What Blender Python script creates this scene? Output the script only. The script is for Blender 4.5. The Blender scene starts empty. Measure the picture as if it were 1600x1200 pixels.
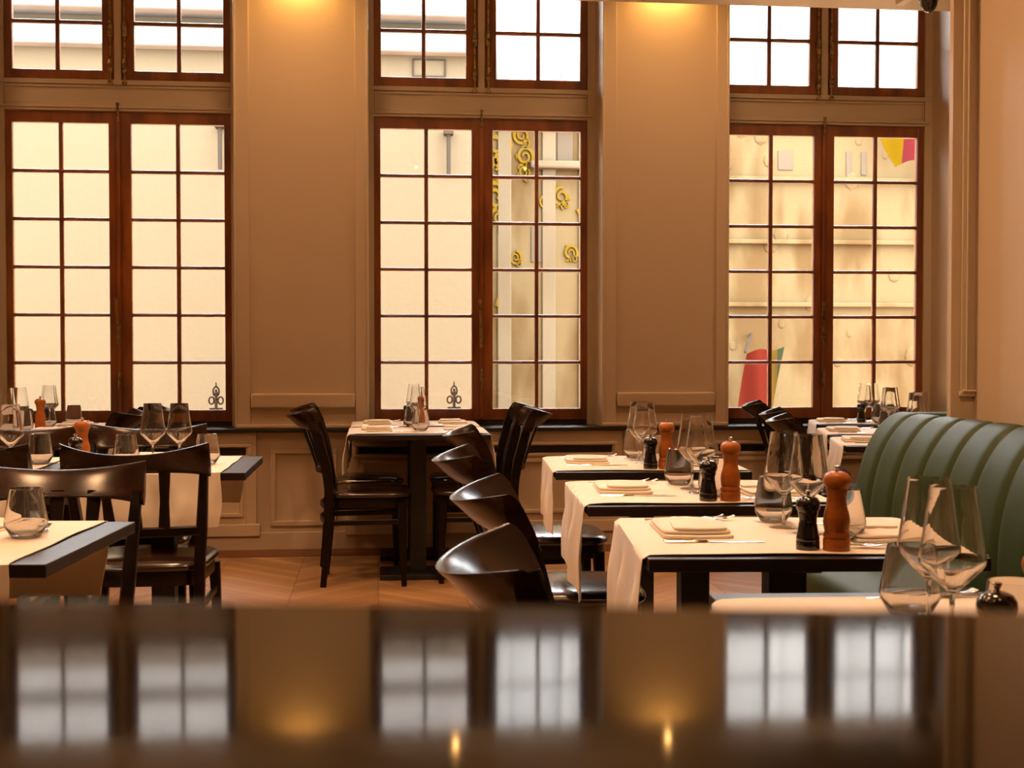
import bpy, bmesh, math, random
from mathutils import Vector, Matrix
random.seed(7)
R = math.radians
S = bpy.context.scene
COL = S.collection

# ------------------------------------------------------------------ camera, sky, exposure
cam_d = bpy.data.cameras.new('camera')
cam = bpy.data.objects.new('camera', cam_d); COL.objects.link(cam)
cam.location = (0, 0, 1.174)
cam.rotation_euler = (R(90) - math.atan(50/2000), 0, R(-6.0))
cam_d.sensor_width = 36; cam_d.lens = 45.0
cam_d.clip_start = 0.02; cam_d.clip_end = 200
cam_d.dof.use_dof = True; cam_d.dof.focus_distance = 5.2; cam_d.dof.aperture_fstop = 12.0
S.camera = cam
W = bpy.data.worlds.new('sky'); S.world = W; W.use_nodes = True
bg = W.node_tree.nodes['Background']
bg.inputs[0].default_value = (0.93, 0.95, 1.0, 1); bg.inputs[1].default_value = 34.0
S.view_settings.view_transform = 'Standard'; S.view_settings.look = 'None'
S.view_settings.exposure = 0.0; S.view_settings.gamma = 1.0
S.view_settings.use_curve_mapping = False
cy = S.cycles
cy.max_bounces = 14; cy.diffuse_bounces = 4; cy.glossy_bounces = 5
cy.transmission_bounces = 12; cy.transparent_max_bounces = 32
cy.caustics_reflective = False; cy.caustics_refractive = True
cy.sample_clamp_indirect = 4.0; cy.use_denoising = True
WARM = (1.0, 0.54, 0.26)
sun_d = bpy.data.lights.new('sun', 'SUN'); sun_d.energy = 26; sun_d.color = (1.0, .80, .58); sun_d.angle = R(1)
sun = bpy.data.objects.new('sun', sun_d); COL.objects.link(sun); sun.location = (-8, 10.5, 12); sun.rotation_euler = (0, R(-42), 0)

# ------------------------------------------------------------------ materials
def mat(name, color, rough=0.5, metal=0.0, coat=0.0, spec=0.5, noise=None, bump=None, coat_rough=0.1, sheen=0):
    m = bpy.data.materials.new(name); m.use_nodes = True
    nt = m.node_tree; b = nt.nodes['Principled BSDF']
    b.inputs['Base Color'].default_value = (*color, 1)
    b.inputs['Roughness'].default_value = rough
    b.inputs['Metallic'].default_value = metal
    b.inputs['Coat Weight'].default_value = coat
    b.inputs['Coat Roughness'].default_value = coat_rough
    b.inputs['Specular IOR Level'].default_value = spec
    if sheen: b.inputs['Sheen Weight'].default_value = sheen
    tc = nt.nodes.new('ShaderNodeTexCoord')
    if noise:                       # (scale xyz, second colour, detail, low, high)
        sc, c2, det, lo, hi = noise
        mp = nt.nodes.new('ShaderNodeMapping'); mp.inputs['Scale'].default_value = sc
        n = nt.nodes.new('ShaderNodeTexNoise'); n.inputs['Scale'].default_value = 1; n.inputs['Detail'].default_value = det
        r = nt.nodes.new('ShaderNodeValToRGB')
        r.color_ramp.elements[0].position = lo; r.color_ramp.elements[0].color = (*color, 1)
        r.color_ramp.elements[1].position = hi; r.color_ramp.elements[1].color = (*c2, 1)
        nt.links.new(tc.outputs['Object'], mp.inputs['Vector']); nt.links.new(mp.outputs[0], n.inputs['Vector'])
        nt.links.new(n.outputs['Fac'], r.inputs[0]); nt.links.new(r.outputs[0], b.inputs['Base Color'])
    if bump:                        # (scale xyz, strength, distance)
        sc, st, di = bump
        mp = nt.nodes.new('ShaderNodeMapping'); mp.inputs['Scale'].default_value = sc
        n = nt.nodes.new('ShaderNodeTexNoise'); n.inputs['Scale'].default_value = 1; n.inputs['Detail'].default_value = 3
        bp = nt.nodes.new('ShaderNodeBump'); bp.inputs['Strength'].default_value = st; bp.inputs['Distance'].default_value = di
        nt.links.new(tc.outputs['Object'], mp.inputs['Vector']); nt.links.new(mp.outputs[0], n.inputs['Vector'])
        nt.links.new(n.outputs['Fac'], bp.inputs['Height']); nt.links.new(bp.outputs[0], b.inputs['Normal'])
    return m

M = {}
M['paint'] = mat('cream_wall_paint', (0.62, 0.50, 0.37), 0.55, noise=((.7, .7, .7), (0.58, 0.465, 0.34), 3, .3, .7))
M['paint_frame'] = mat('cream_joinery_paint', (0.62, 0.53, 0.40), 0.42)
M['plaster'] = mat('white_ceiling_plaster', (0.72, 0.66, 0.56), 0.8)
M['mahogany'] = mat('mahogany_window_wood', (0.17, 0.045, 0.012), 0.33, coat=.3,
                    noise=((9, 9, 2.5), (0.35, 0.105, 0.022), 6, .38, .68), bump=((60, 60, 12), .25, .002))
M['dark_wood'] = mat('dark_stained_wood', (0.0045, 0.0023, 0.0015), 0.33, spec=.22,
                     noise=((5, 5, 30), (0.011, 0.0045, 0.0022), 4, .4, .75))
M['crest_wood'] = mat('polished_brown_wood', (0.011, 0.0045, 0.0025), 0.23, spec=.27,
                      noise=((4, 18, 18), (0.034, 0.0115, 0.0045), 4, .4, .75))
M['table_wood'] = mat('dark_table_laminate', (0.016, 0.010, 0.0075), 0.38, spec=.3, noise=((3, 40, 3), (0.028, 0.018, 0.013), 5, .4, .7))
M['table_edge'] = M['table_wood']
M['black_iron'] = mat('black_powder_coated_iron', (0.012, 0.011, 0.010), 0.5, bump=((300, 300, 300), .2, .001))
M['leather'] = mat('dark_brown_seat_leather', (0.018, 0.009, 0.006), 0.22, coat=.6, coat_rough=.14, noise=((6, 6, 6), (0.035, 0.016, 0.009), 3, .4, .7),
                   bump=((140, 140, 140), .15, .001))
M['linen'] = mat('cream_linen_cloth', (0.80, 0.735, 0.66), 0.9, sheen=.2, bump=((450, 450, 450), .25, .0006))
M['napkin'] = mat('folded_cream_linen', (0.78, 0.71, 0.62), 0.9, sheen=.2, bump=((350, 350, 350), .3, .0006))
M['steel'] = mat('polished_cutlery_steel', (0.80, 0.76, 0.68), 0.16, metal=1)
M['brass'] = mat('aged_brass', (0.50, 0.35, 0.16), 0.32, metal=1, noise=((40, 40, 40), (0.13, 0.09, 0.05), 3, .4, .7))
M['mill_wood'] = mat('orange_beech_wood', (0.31, 0.078, 0.010), 0.36, spec=.3, noise=((14, 14, 40), (0.44, 0.14, 0.022), 4, .35, .7))
M['mill_black'] = mat('black_lacquered_wood', (0.006, 0.005, 0.005), 0.16, coat=.5, coat_rough=.08)
M['green'] = mat('dark_green_leather', (0.036, 0.060, 0.026), 0.5, noise=((3, 3, 3), (0.042, 0.068, 0.030), 2, .35, .7), spec=.2,
                 bump=((160, 160, 160), .12, .001))
M['bar'] = mat('glossy_dark_bar_top', (0.007, 0.0045, 0.003), 0.06, spec=0.16,
               noise=((2, 2, 2), (0.012, 0.007, 0.004), 3, .4, .7))
M['street'] = mat('sandstone_street_paving', (0.46, 0.27, 0.14), 0.9, spec=0, noise=((1.2, 1.2, 1.2), (0.38, 0.22, 0.115), 4, .35, .7))
M['sill'] = mat('black_stone_sill', (0.018, 0.015, 0.013), 0.30, noise=((8, 8, 8), (0.03, 0.026, 0.022), 4, .4, .7))
M['white_plastic'] = mat('white_plastic', (0.75, 0.72, 0.66), 0.35)
M['smoke_plastic'] = mat('smoked_dome_plastic', (0.02, 0.018, 0.016), 0.06, coat=1)
M['gold'] = mat('gilded_stone_relief', (0.075, 0.042, 0.003), 0.8, spec=0, noise=((5, 5, 5), (0.062, 0.040, 0.008), 3, .35, .7))
M['iron_grey'] = mat('weathered_grey_iron', (0.020, 0.015, 0.011), 0.9, spec=.08)
M['dark_glass'] = mat('dark_building_glazing', (0.050, 0.038, 0.026), 0.9, spec=.05)

def wood_floor():
    m = bpy.data.materials.new('herringbone_oak_parquet'); m.use_nodes = True
    nt = m.node_tree; N = nt.nodes; L = nt.links; b = N['Principled BSDF']
    tc = N.new('ShaderNodeTexCoord'); sep = N.new('ShaderNodeSeparateXYZ'); L.new(tc.outputs['Object'], sep.inputs[0])
    def ma(op, a, bb=None, c=None):
        n = N.new('ShaderNodeMath'); n.operation = op
        for k, v in enumerate((a, bb, c)):
            if v is None: continue
            if isinstance(v, (int, float)): n.inputs[k].default_value = v
            else: L.new(v, n.inputs[k])
        return n.outputs[0]
    # chevron strips 0.42 m wide, planks 0.09 m
    xs = ma('DIVIDE', sep.outputs[0], 0.42); col = ma('FLOOR', xs); fr = ma('FRACT', xs)
    odd = ma('MODULO', ma('ABSOLUTE', col), 2)
    sgn = ma('SUBTRACT', 1, ma('MULTIPLY', odd, 2))
    yy = ma('ADD', sep.outputs[1], ma('MULTIPLY', ma('MULTIPLY', ma('SUBTRACT', fr, .5), sgn), 0.42))
    pl = ma('DIVIDE', yy, 0.09); pid = ma('FLOOR', pl); pf = ma('FRACT', pl)
    wn = N.new('ShaderNodeTexWhiteNoise'); wn.noise_dimensions = '2D'
    cmb = N.new('ShaderNodeCombineXYZ'); L.new(col, cmb.inputs[0]); L.new(pid, cmb.inputs[1]); L.new(cmb.outputs[0], wn.inputs['Vector'])
    gr = N.new('ShaderNodeTexNoise'); gr.inputs['Scale'].default_value = 1; gr.inputs['Detail'].default_value = 5
    mp = N.new('ShaderNodeMapping'); mp.inputs['Scale'].default_value = (7, 22, 5); L.new(tc.outputs['Object'], mp.inputs[0]); L.new(mp.outputs[0], gr.inputs['Vector'])
    f = ma('ADD', ma('MULTIPLY', wn.outputs['Value'], .55), ma('MULTIPLY', gr.outputs['Fac'], .45))
    rp = N.new('ShaderNodeValToRGB'); rp.color_ramp.elements[0].position = .2; rp.color_ramp.elements[0].color = (.30, .165, .075, 1)
    rp.color_ramp.elements[1].position = .85; rp.color_ramp.elements[1].color = (.50, .305, .155, 1); L.new(f, rp.inputs[0])
    gap = ma('MAXIMUM', ma('LESS_THAN', pf, .03), ma('LESS_THAN', fr, .008))
    mx = N.new('ShaderNodeMix'); mx.data_type = 'RGBA'; L.new(gap, mx.inputs[0]); L.new(rp.outputs[0], mx.inputs[6]); mx.inputs[7].default_value = (.12, .06, .03, 1)
    L.new(mx.outputs[2], b.inputs['Base Color']); b.inputs['Roughness'].default_value = .42
    return m
M['floor'] = wood_floor()

def glass_mat(name, mix=0.45, ior=1.45, tint=(1, 1, 1)):
    m = bpy.data.materials.new(name); m.use_nodes = True
    nt = m.node_tree; N = nt.nodes; N.remove(N['Principled BSDF']); o = N['Material Output']
    g = N.new('ShaderNodeBsdfGlass'); g.inputs['IOR'].default_value = ior; g.inputs['Roughness'].default_value = 0.0; g.inputs['Color'].default_value = (*tint, 1)
    t = N.new('ShaderNodeBsdfTransparent'); t.inputs[0].default_value = (*tint, 1)
    x = N.new('ShaderNodeMixShader'); x.inputs[0].default_value = mix
    nt.links.new(g.outputs[0], x.inputs[1]); nt.links.new(t.outputs[0], x.inputs[2]); nt.links.new(x.outputs[0], o.inputs[0])
    return m
M['solid_glass'] = glass_mat('thick_clear_glass', 0.0)
M['glass'] = M['solid_glass']
def pane_mat():
    m = bpy.data.materials.new('window_pane_glass'); m.use_nodes = True
    nt = m.node_tree; N = nt.nodes; N.remove(N['Principled BSDF']); o = N['Material Output']
    t = N.new('ShaderNodeBsdfTransparent'); t.inputs[0].default_value = (.97, .97, .95, 1)
    g = N.new('ShaderNodeBsdfGlossy'); g.inputs['Roughness'].default_value = .02
    f = N.new('ShaderNodeFresnel'); f.inputs[0].default_value = 1.45
    x = N.new('ShaderNodeMixShader')
    nt.links.new(f.outputs[0], x.inputs[0]); nt.links.new(t.outputs[0], x.inputs[1]); nt.links.new(g.outputs[0], x.inputs[2]); nt.links.new(x.outputs[0], o.inputs[0])
    return m
M['pane'] = pane_mat()
def emis(name, col, st):
    m = bpy.data.materials.new(name); m.use_nodes = True
    b = m.node_tree.nodes['Principled BSDF']; b.inputs['Base Color'].default_value = (.8, .8, .8, 1)
    b.inputs['Emission Color'].default_value = (*col, 1); b.inputs['Emission Strength'].default_value = st
    return m
M['bulb'] = emis('glowing_warm_bulb', (1.0, .50, .14), 45)

# ------------------------------------------------------------------ mesh helpers
class MB:
    def __init__(s): s.bm = bmesh.new()
    def box(s, x0, x1, y0, y1, z0, z1, bev=0, m=0, mtx=None):
        t = bmesh.new()
        r = bmesh.ops.create_cube(t, size=1)
        for v in t.verts: v.co = Vector(((x0+x1)/2 + v.co.x*(x1-x0), (y0+y1)/2 + v.co.y*(y1-y0), (z0+z1)/2 + v.co.z*(z1-z0)))
        if bev: bmesh.ops.bevel(t, geom=list(t.edges), offset=bev, segments=2, profile=.5, affect='EDGES')
        return s.merge(t, m, mtx)
    def merge(s, t, m=0, mtx=None):
        if mtx is not None: bmesh.ops.transform(t, matrix=mtx, verts=t.verts)
        for f in t.faces: f.material_index = m
        me = bpy.data.meshes.new('tmp'); t.to_mesh(me); s.bm.from_mesh(me); bpy.data.meshes.remove(me); t.free()
        return s
    def sweep(s, pts, sizes, up=(0, 0, 1), m=0, n=4, rnd=False):
        """section of half sizes (a, b) swept along points; a is across 'side', b across the other."""
        t = bmesh.new(); rings = []
        P = [Vector(p) for p in pts]
        for i, p in enumerate(P):
            d = (P[min(i+1, len(P)-1)] - P[max(i-1, 0)]).normalized()
            u = Vector(up); sd = d.cross(u)
            if sd.length < 1e-4: sd = d.cross(Vector((1, 0, 0)))
            sd.normalize(); w = sd.cross(d).normalized()
            a, b = sizes[i] if isinstance(sizes, list) else sizes
            if rnd: cs = [(math.cos(q*2*math.pi/n), math.sin(q*2*math.pi/n)) for q in range(n)]
            else:
                k = .72; cs = [(1, k), (k, 1), (-k, 1), (-1, k), (-1, -k), (-k, -1), (k, -1), (1, -k)]
            rings.append([t.verts.new(p + sd*(a*c) + w*(b*e)) for c, e in cs])
        for r0, r1 in zip(rings, rings[1:]):
            q = len(r0)
            for k in range(q): t.faces.new((r0[k], r0[(k+1) % q], r1[(k+1) % q], r1[k]))
        t.faces.new(list(reversed(rings[0]))); t.faces.new(rings[-1])
        bmesh.ops.recalc_face_normals(t, faces=t.faces)
        return s.merge(t, m)
    def lathe(s, prof, n=40, m=0, mtx=None, closed=False):
        t = bmesh.new(); rings = []
        for r, z in prof:
            if r < 1e-5: rings.append([t.verts.new((0, 0, z))])
            else: rings.append([t.verts.new((r*math.cos(2*math.pi*k/n), r*math.sin(2*math.pi*k/n), z)) for k in range(n)])
        prs = list(zip(rings, rings[1:]))
        for r0, r1 in prs:
            for k in range(n):
                k2 = (k+1) % n
                if len(r0) == 1 and len(r1) == 1: continue
                if len(r0) == 1: t.faces.new((r0[0], r1[k], r1[k2]))
                elif len(r1) == 1: t.faces.new((r0[k], r1[0], r0[k2]))
                else: t.faces.new((r0[k], r1[k], r1[k2], r0[k2]))
        bmesh.ops.recalc_face_normals(t, faces=t.faces)
        return s.merge(t, m, mtx)
    def grid(s, fn, nu, nv, m=0, thick=0):
        t = bmesh.new()
        vs = [[t.verts.new(fn(u/nu, v/nv)) for v in range(nv+1)] for u in range(nu+1)]
        for i in range(nu):
            for j in range(nv): t.faces.new((vs[i][j], vs[i+1][j], vs[i+1][j+1], vs[i][j+1]))
        bmesh.ops.recalc_face_normals(t, faces=t.faces)
        if thick: bmesh.ops.solidify(t, geom=t.faces[:], thickness=thick)
        return s.merge(t, m)
    def build(s, name, mats, parent=None, smooth=20, kind=None):
        me = bpy.data.meshes.new(name); s.bm.to_mesh(me); s.bm.free()
        for x in (mats if isinstance(mats, (list, tuple)) else [mats]): me.materials.append(x)
        if smooth:
            for p in me.polygons: p.use_smooth = True
            me.set_sharp_from_angle(angle=R(smooth))
        o = bpy.data.objects.new(name, me); COL.objects.link(o)
        if parent: o.parent = parent
        if kind: o['kind'] = kind
        return o
def tag(o, label=None, cat=None, group=None, kind=None):
    if label: o['label'] = label
    if cat: o['category'] = cat
    if group: o['group'] = group
    if kind: o['kind'] = kind
    return o
def empty(name, loc=(0, 0, 0), rz=0):
    o = bpy.data.objects.new(name, None); COL.objects.link(o); o.location = loc; o.rotation_euler.z = rz
    o.empty_display_size = .05
    return o
def copy_tree(o, parent=None):
    c = o.copy(); COL.objects.link(c)
    if parent: c.parent = parent
    for ch in list(o.children):
        copy_tree(ch, c)
    return c
USED = {}
def place(key, maker, loc, rz, label, group):
    if key in USED: o = copy_tree(USED[key])
    else: o = maker(); USED[key] = o
    o.location = loc; o.rotation_euler = (0, 0, rz); o['label'] = label; o['group'] = group
    return o

# ------------------------------------------------------------------ large structure
WY = 7.70      # inner face of the window wall
GY = 7.97      # window frames
TOP = 3.95
OPEN = [(-2.25, -0.834), (-0.055, 1.361), (2.14, 3.556)]
OZ0, OZ1 = 0.70, 3.80
XL, XR, YB = -4.2, 4.4, -3.0

f = MB().box(XL-.2, XR+.2, YB-.2, WY+.45, -.12, 0); f.build('floor', M['floor'], kind='structure')
f = MB().box(XL-.2, XR+.2, YB-.2, WY+.45, TOP, TOP+.15); f.build('ceiling', M['plaster'], kind='structure')
wb = MB()
wb.box(XL, XR, WY, WY+.45, 0, OZ0)                         # below the sills
wb.box(XL, XR, WY, WY+.45, OZ1, TOP)
xs = [XL] + [v for o in OPEN for v in o] + [XR]
for a, b in zip(xs[0::2], xs[1::2]): wb.box(a, b, WY, WY+.45, OZ0, OZ1)
wb.build('wall_front', M['paint'], kind='structure', smooth=0)
MB().box(XL-.2, XL, YB, WY, 0, TOP).build('wall_left', M['paint'], kind='structure', smooth=0)
MB().box(XR, XR+.2, YB, WY, 0, TOP).build('wall_right', M['paint'], kind='structure', smooth=0)
MB().box(XL-.2, XR+.2, YB-.2, YB, 0, TOP).build('wall_back', M['paint'], kind='structure', smooth=0)

# pier standing into the room behind the banquette
pr = MB(); PX, PY = 2.085, 4.30
pr.box(1.998, 2.60, PY, PY+.03, 0, TOP)
pr.box(PX, 2.6, .2, PY, 0, TOP)
pr.build('wall_pier', M['paint'], kind='structure', smooth=0)
def moulding(mb, x0, x1, z0, z1, y, w=.022, d=.014, m=0):
    """picture frame moulding on a wall facing -y"""
    mb.box(x0, x1, y-d, y, z1-w, z1, .004, m); mb.box(x0, x1, y-d, y, z0, z0+w, .004, m)
    mb.box(x0, x0+w, y-d, y, z0+w, z1-w, .004, m); mb.box(x1-w, x1, y-d, y, z0+w, z1-w, .004, m)
t = MB(); t.box(2.032, 2.048, PY-.012, PY, 1.02, 3.7, .004); t.box(2.046, 2.052, PY-.02, PY, 1.03, 3.7, .002)
t.box(2.026, PX, PY-.014, PY, 1.018, 1.036, .004); t.box(2.036, PX, PY-.022, PY, 1.034, 1.042, .003)
t.build('trim_1', M['paint_frame'], kind='structure')
# dropped beam across the room
MB().box(XL, XR, 5.40, 5.75, 2.758, TOP).build('ceiling_beam', M['paint_frame'], kind='structure', smooth=0)

# pilaster panels between the windows
piers = [(-.834, -.055), (1.361, 2.14), (3.556, XR), (XL, -2.25)]
pn = MB()
for a, b in piers:
    c0, c1 = (a, b) if b-a < 1 else ((a, a+.78) if a > 0 else (b-.78, b))
    x0, x1 = c0+.085, c1-.075
    # recessed look: outer stiles stand proud of the field
    pn.box(c0+.0, x0, WY-.018, WY, .742, 3.9, .003); pn.box(x1, c1, WY-.018, WY, .742, 3.9, .003)
    pn.box(x0, x1, WY-.012, WY, .742, .80, .003)
    pn.box(x0+.004, x1-.004, WY-.034, WY, .842, .928, .010)            # raised block at the foot of the field
    pn.box(c0+.0, c1, WY-.030, WY, .721, .744, .006)
pn.build('trim_2', M['paint'], kind='structure')
# window casings: bead round the opening edge
cs = MB()
for a, b in OPEN:
    for x in (a-.010, b-.004): cs.box(x, x+.014, WY-.026, WY+.01, .722, OZ1, .003)
    for x0, x1 in ((a, a+.037), (b-.049, b)): cs.box(x0, x1, GY-.02, GY+.08, OZ0+.02, OZ1)
cs.build('trim_3', M['paint_frame'], kind='structure')
# black sill running along the wall
sl = MB()
sl.box(XL, XR, WY-.052, WY, .697, .720, .003)
for a, b in OPEN: sl.box(a, b, WY-.01, GY+.02, .6985, .7205, 0); sl.box(a+.03, b-.03, GY+.0, GY+.06, .72, .748)
sl.build('trim_4', M['sill'], kind='structure', smooth=0)
# wainscot: radiator covers and panels
wc = MB()
for a, b in OPEN:
    x0, x1 = a-.118, b+.120
    wc.box(x0, x1, WY-.030, WY, .62, .697, .002)
    wc.box(x0, x0+.06, WY-.030, WY, .15, .62, .002); wc.box(x1-.06, x1, WY-.030, WY, .15, .62, .002)
    wc.box(x0+.06, x1-.06, WY-.030, WY, .15, .555, .002)
    moulding(wc, x0+.075, x1-.075, .20, .53, WY-.030)
    moulding(wc, x0+.03, x1-.03, .545, .63, WY-.028, .018, .012)
    wc.box(x0-.02, x1+.02, WY-.045, WY, .085, .155, .004)
for a, b in piers:
    c0, c1 = (a, b) if b-a < 1 else ((a, a+.78) if a > 0 else (b-.78, b))
    moulding(wc, c0+.20, c1-.19, .14, .60, WY, .03, .018)
wc.build('trim_5', M['paint'], kind='structure')
gr = MB()
for a, b in OPEN:
    x0, x1 = a-.055, b+.055
    gr.box(x0, x1, WY-.012, WY-.002, .566, .603)
gr.build('trim_6', M['black_iron'], kind='structure', smooth=0)
MB().box(XL, XR, WY-.03, WY-.001, .0, .105, .004).build('baseboard_front', M['paint'], kind='structure')
M['border'] = mat('dark_floor_border_plank', (.13, .038, .012), .4, noise=((2, 30, 3), (.17, .055, .018), 4, .4, .7))
MB().box(XL, XR, WY-.29, WY-.031, 0, .0025).build('floor_border', M['border'], kind='structure', smooth=0)

# ------------------------------------------------------------------ windows
def sash(x0, x1, z0, z1, nx, nz, st, bot, top, parent, inner):
    """one casement: stiles, rails, glazing bars. inner=-1 meeting stile on the left, +1 on the right"""
    mb = MB(); y0, y1 = GY-.005, GY+.04
    sl_ = st[0]; sr_ = st[1]
    mb.box(x0, x0+sl_, y0, y1, z0, z1, .004); mb.box(x1-sr_, x1, y0, y1, z0, z1, .004)
    mb.box(x0+sl_-.004, x1-sr_+.004, y0+.001, y1, z0, z0+bot, .004); mb.box(x0+sl_-.004, x1-sr_+.004, y0+.001, y1, z1-top, z1, .004)
    gx0, gx1, gz0, gz1 = x0+sl_, x1-sr_, z0+bot, z1-top
    for k in range(1, nx):
        x = gx0 + (gx1-gx0)*k/nx
        mb.box(x-.012, x+.012, y0+.006, y1-.006, gz0-.004, gz1+.004, .005); mb.box(x-.005, x+.005, y0, y1, gz0, gz1, .002)
    for k in range(1, nz):
        z = gz0 + (gz1-gz0)*k/nz
        mb.box(gx0-.004, gx1+.004, y0+.007, y1-.007, z-.011, z+.011, .005); mb.box(gx0, gx1, y0+.001, y1-.001, z-.005, z+.005, .002)
    o = mb.build('sash', M['mahogany'], parent)
    MB().box(gx0-.005, gx1+.005, GY+.016, GY+.020, gz0-.005, gz1+.005).build('glass_pane', M['pane'], o, smooth=0)
    return o
for i, (a, b) in enumerate(OPEN):
    fx0, fx1 = a+.037, b-.049; c = (fx0+fx1)/2 - .002
    w = empty('window_%d' % (i+1), (0, 0, 0)); tag(w, kind='structure')
    # lower opening: two tall casements, 2 x 6 panes each
    s1 = sash(fx0, c, .748, 2.622, 2, 6, (.040, .060), .072, .069, w, 1)
    s2 = sash(c, fx1, .748, 2.622, 2, 6, (.072, .042), .072, .069, w, -1)
    # espagnolette on the meeting stile
    mb = MB(); mb.box(c-.012, c+.010, GY-.022, GY-.006, .76, 2.60, .005); mb.build('cover_strip', M['mahogany'], s1)
    mb = MB(); mb.sweep([(c-.004, GY-.040, 1.20), (c-.004, GY-.042, 1.32), (c-.010, GY-.050, 1.42), (c-.012, GY-.055, 1.50)], [(.009, .007), (.007, .006), (.008, .007), (.009, .008)], up=(0, 1, 0))
    mb.box(c-.014, c+.008, GY-.036, GY-.020, 1.24, 1.34, .004)
    mb.box(c-.010, c+.012, GY-.034, GY-.018, .97, 1.05, .004); mb.sweep([(c, GY-.04, .95), (c, GY-.04, 1.07)], (.006, .006), n=8, rnd=True, up=(0, 1, 0))
    mb.build('window_handle', M['brass'], s1)
    # upper opening: two casements 2 x 3 panes, cream mullion between
    sash(fx0, c-.022, 2.813, 3.78, 2, 3, (.045, .072), .058, .05, w, 1)
    sash(c+.022, fx1, 2.813, 3.78, 2, 3, (.072, .045), .058, .05, w, -1)
    mb = MB(); mb.box(c-.022, c+.022, GY-.02, GY+.06, 2.80, 3.8, .004)
    # transom bar with recessed panel and beads
    mb.box(a, b, GY-.005, GY+.07, 2.622, 2.813, .002)
    mb.box(fx0-.03, fx1+.03, GY-.022, GY, 2.782, 2.811, .004); mb.box(fx0-.03, fx1+.03, GY-.030, GY, 2.64, 2.655, .004); mb.box(fx0-.03, fx1+.03, GY-.022, GY, 2.624, 2.640, .004)
    moulding(mb, fx0+.002, fx1-.002, 2.655, 2.778, GY-.003, .014, .012)
    mb.build('window_frame', M['paint_frame'], w)
    for s_ in (-1, 1):                     # bolts on the upper casements
        mb = MB(); x = c + s_*.042
        mb.sweep([(x, GY-.024, 2.80), (x, GY-.024, 3.70)], (.006, .006), n=8, rnd=True, up=(0, 1, 0))
        for z, h in ((2.88, .055), (3.10, .07)):
            mb.box(x-.014, x+.014, GY-.034, GY-.006, z-h/2, z+h/2, .006); mb.lathe([(.0, -.03), (.012, -.025), (.017, 0), (.012, .025), (0, .03)], 12, mtx=Matrix.Translation((x, GY-.036, z+h*.45)))
        mb.lathe([(.004, -.004), (.016, -.004), (.016, .004), (.004, .004)], 14, mtx=Matrix.Translation((x, GY-.03, 2.790)) @ Matrix.Rotation(R(90), 4, 'X'))
        mb.build('window_bolt', M['brass'], w)
    mb = MB(); mb.sweep([(c, GY-.03, 2.56), (c, GY-.03, 2.66)], (.006, .006), n=8, rnd=True, up=(0, 1, 0)); mb.lathe([(0, -.01), (.011, -.006), (.011, .006), (0, .01)], 10, mtx=Matrix.Translation((c, GY-.03, 2.665)))
    mb.build('window_bolt', M['brass'], w)

# ------------------------------------------------------------------ bar top in front of the camera
p0, p1 = Vector((-.089, .312)), Vector((.145, .274)); dv = (p1-p0).normalized(); nv = Vector((dv.y, -dv.x))
bar = empty('bar_counter', (0, 0, 0))
def bar_slab(off, z0, z1, L=2.2, depth=.75, bev=.003):
    mb = MB(); ang = math.atan2(dv.y, dv.x); mid = (p0+p1)/2
    mb.box(-L, L, -depth, -off, z0, z1, bev)
    bmesh.ops.transform(mb.bm, matrix=Matrix.Translation((mid.x, mid.y, 0)) @ Matrix.Rotation(ang, 4, 'Z'), verts=mb.bm.verts)
    return mb
bar_slab(0, 1.082, 1.116).build('counter_top', M['bar'], bar)
bar_slab(.05, 0, 1.0815, L=2.1, depth=.70).build('counter_body', M['dark_wood'], bar)
tag(bar, 'dark glossy bar counter in the foreground mirroring the windows', 'bar counter')

# ------------------------------------------------------------------ banquette
bq = empty('banquette', (0, 0, 0))
Y0, Y1, NS, SP = .45, 4.64, 22, .1905
prof = [(-.125, .40), (-.150, .50), (-.152, .60), (-.140, .70), (-.112, .80), (-.072, .875), (-.030, .920), (.010, .940), (.045, .934), (.066, .905), (.070, .82), (.070, .2)]
BX = 1.922
def bq_fn(u, v):
    # along u: y ; along v: profile
    y = Y1 - u*(Y1-Y0); k = u*NS; fr = k - math.floor(k + 1e-9)
    if u >= 1: fr = 0
    bul = 1 - (1-abs(math.sin(math.pi*fr)))**5
    t = v*(len(prof)-1); i = min(int(t), len(prof)-2); q = t-i
    P = [Vector(prof[max(0, min(len(prof)-1, i+d))]) for d in (-1, 0, 1, 2)]
    p = .5*((2*P[1]) + (-P[0]+P[2])*q + (2*P[0]-5*P[1]+4*P[2]-P[3])*q*q + (-P[0]+3*P[1]-3*P[2]+P[3])*q**3)
    tg = (P[2]-P[1]).normalized(); nrm = Vector((-tg.y, tg.x))
    amp = .015 if v < .8 else .004
    e = 1.0
    if y > Y1-.07: e = math.sqrt(max(0, 1-((y-(Y1-.07))/.07)**2))
    cx, cz = .03, .62
    px, pz = p.x + nrm.x*amp*(bul-.2), p.y + nrm.y*amp*(bul-.2)
    if y > Y1-.07: px = cx + (px-cx)*(.62+.38*e); pz = pz if pz < .62 else cz + (pz-cz)*(.88+.12*e)
    return Vector((BX+px, y, pz))
mb = MB(); mb.grid(bq_fn, NS*10, 44)
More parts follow.
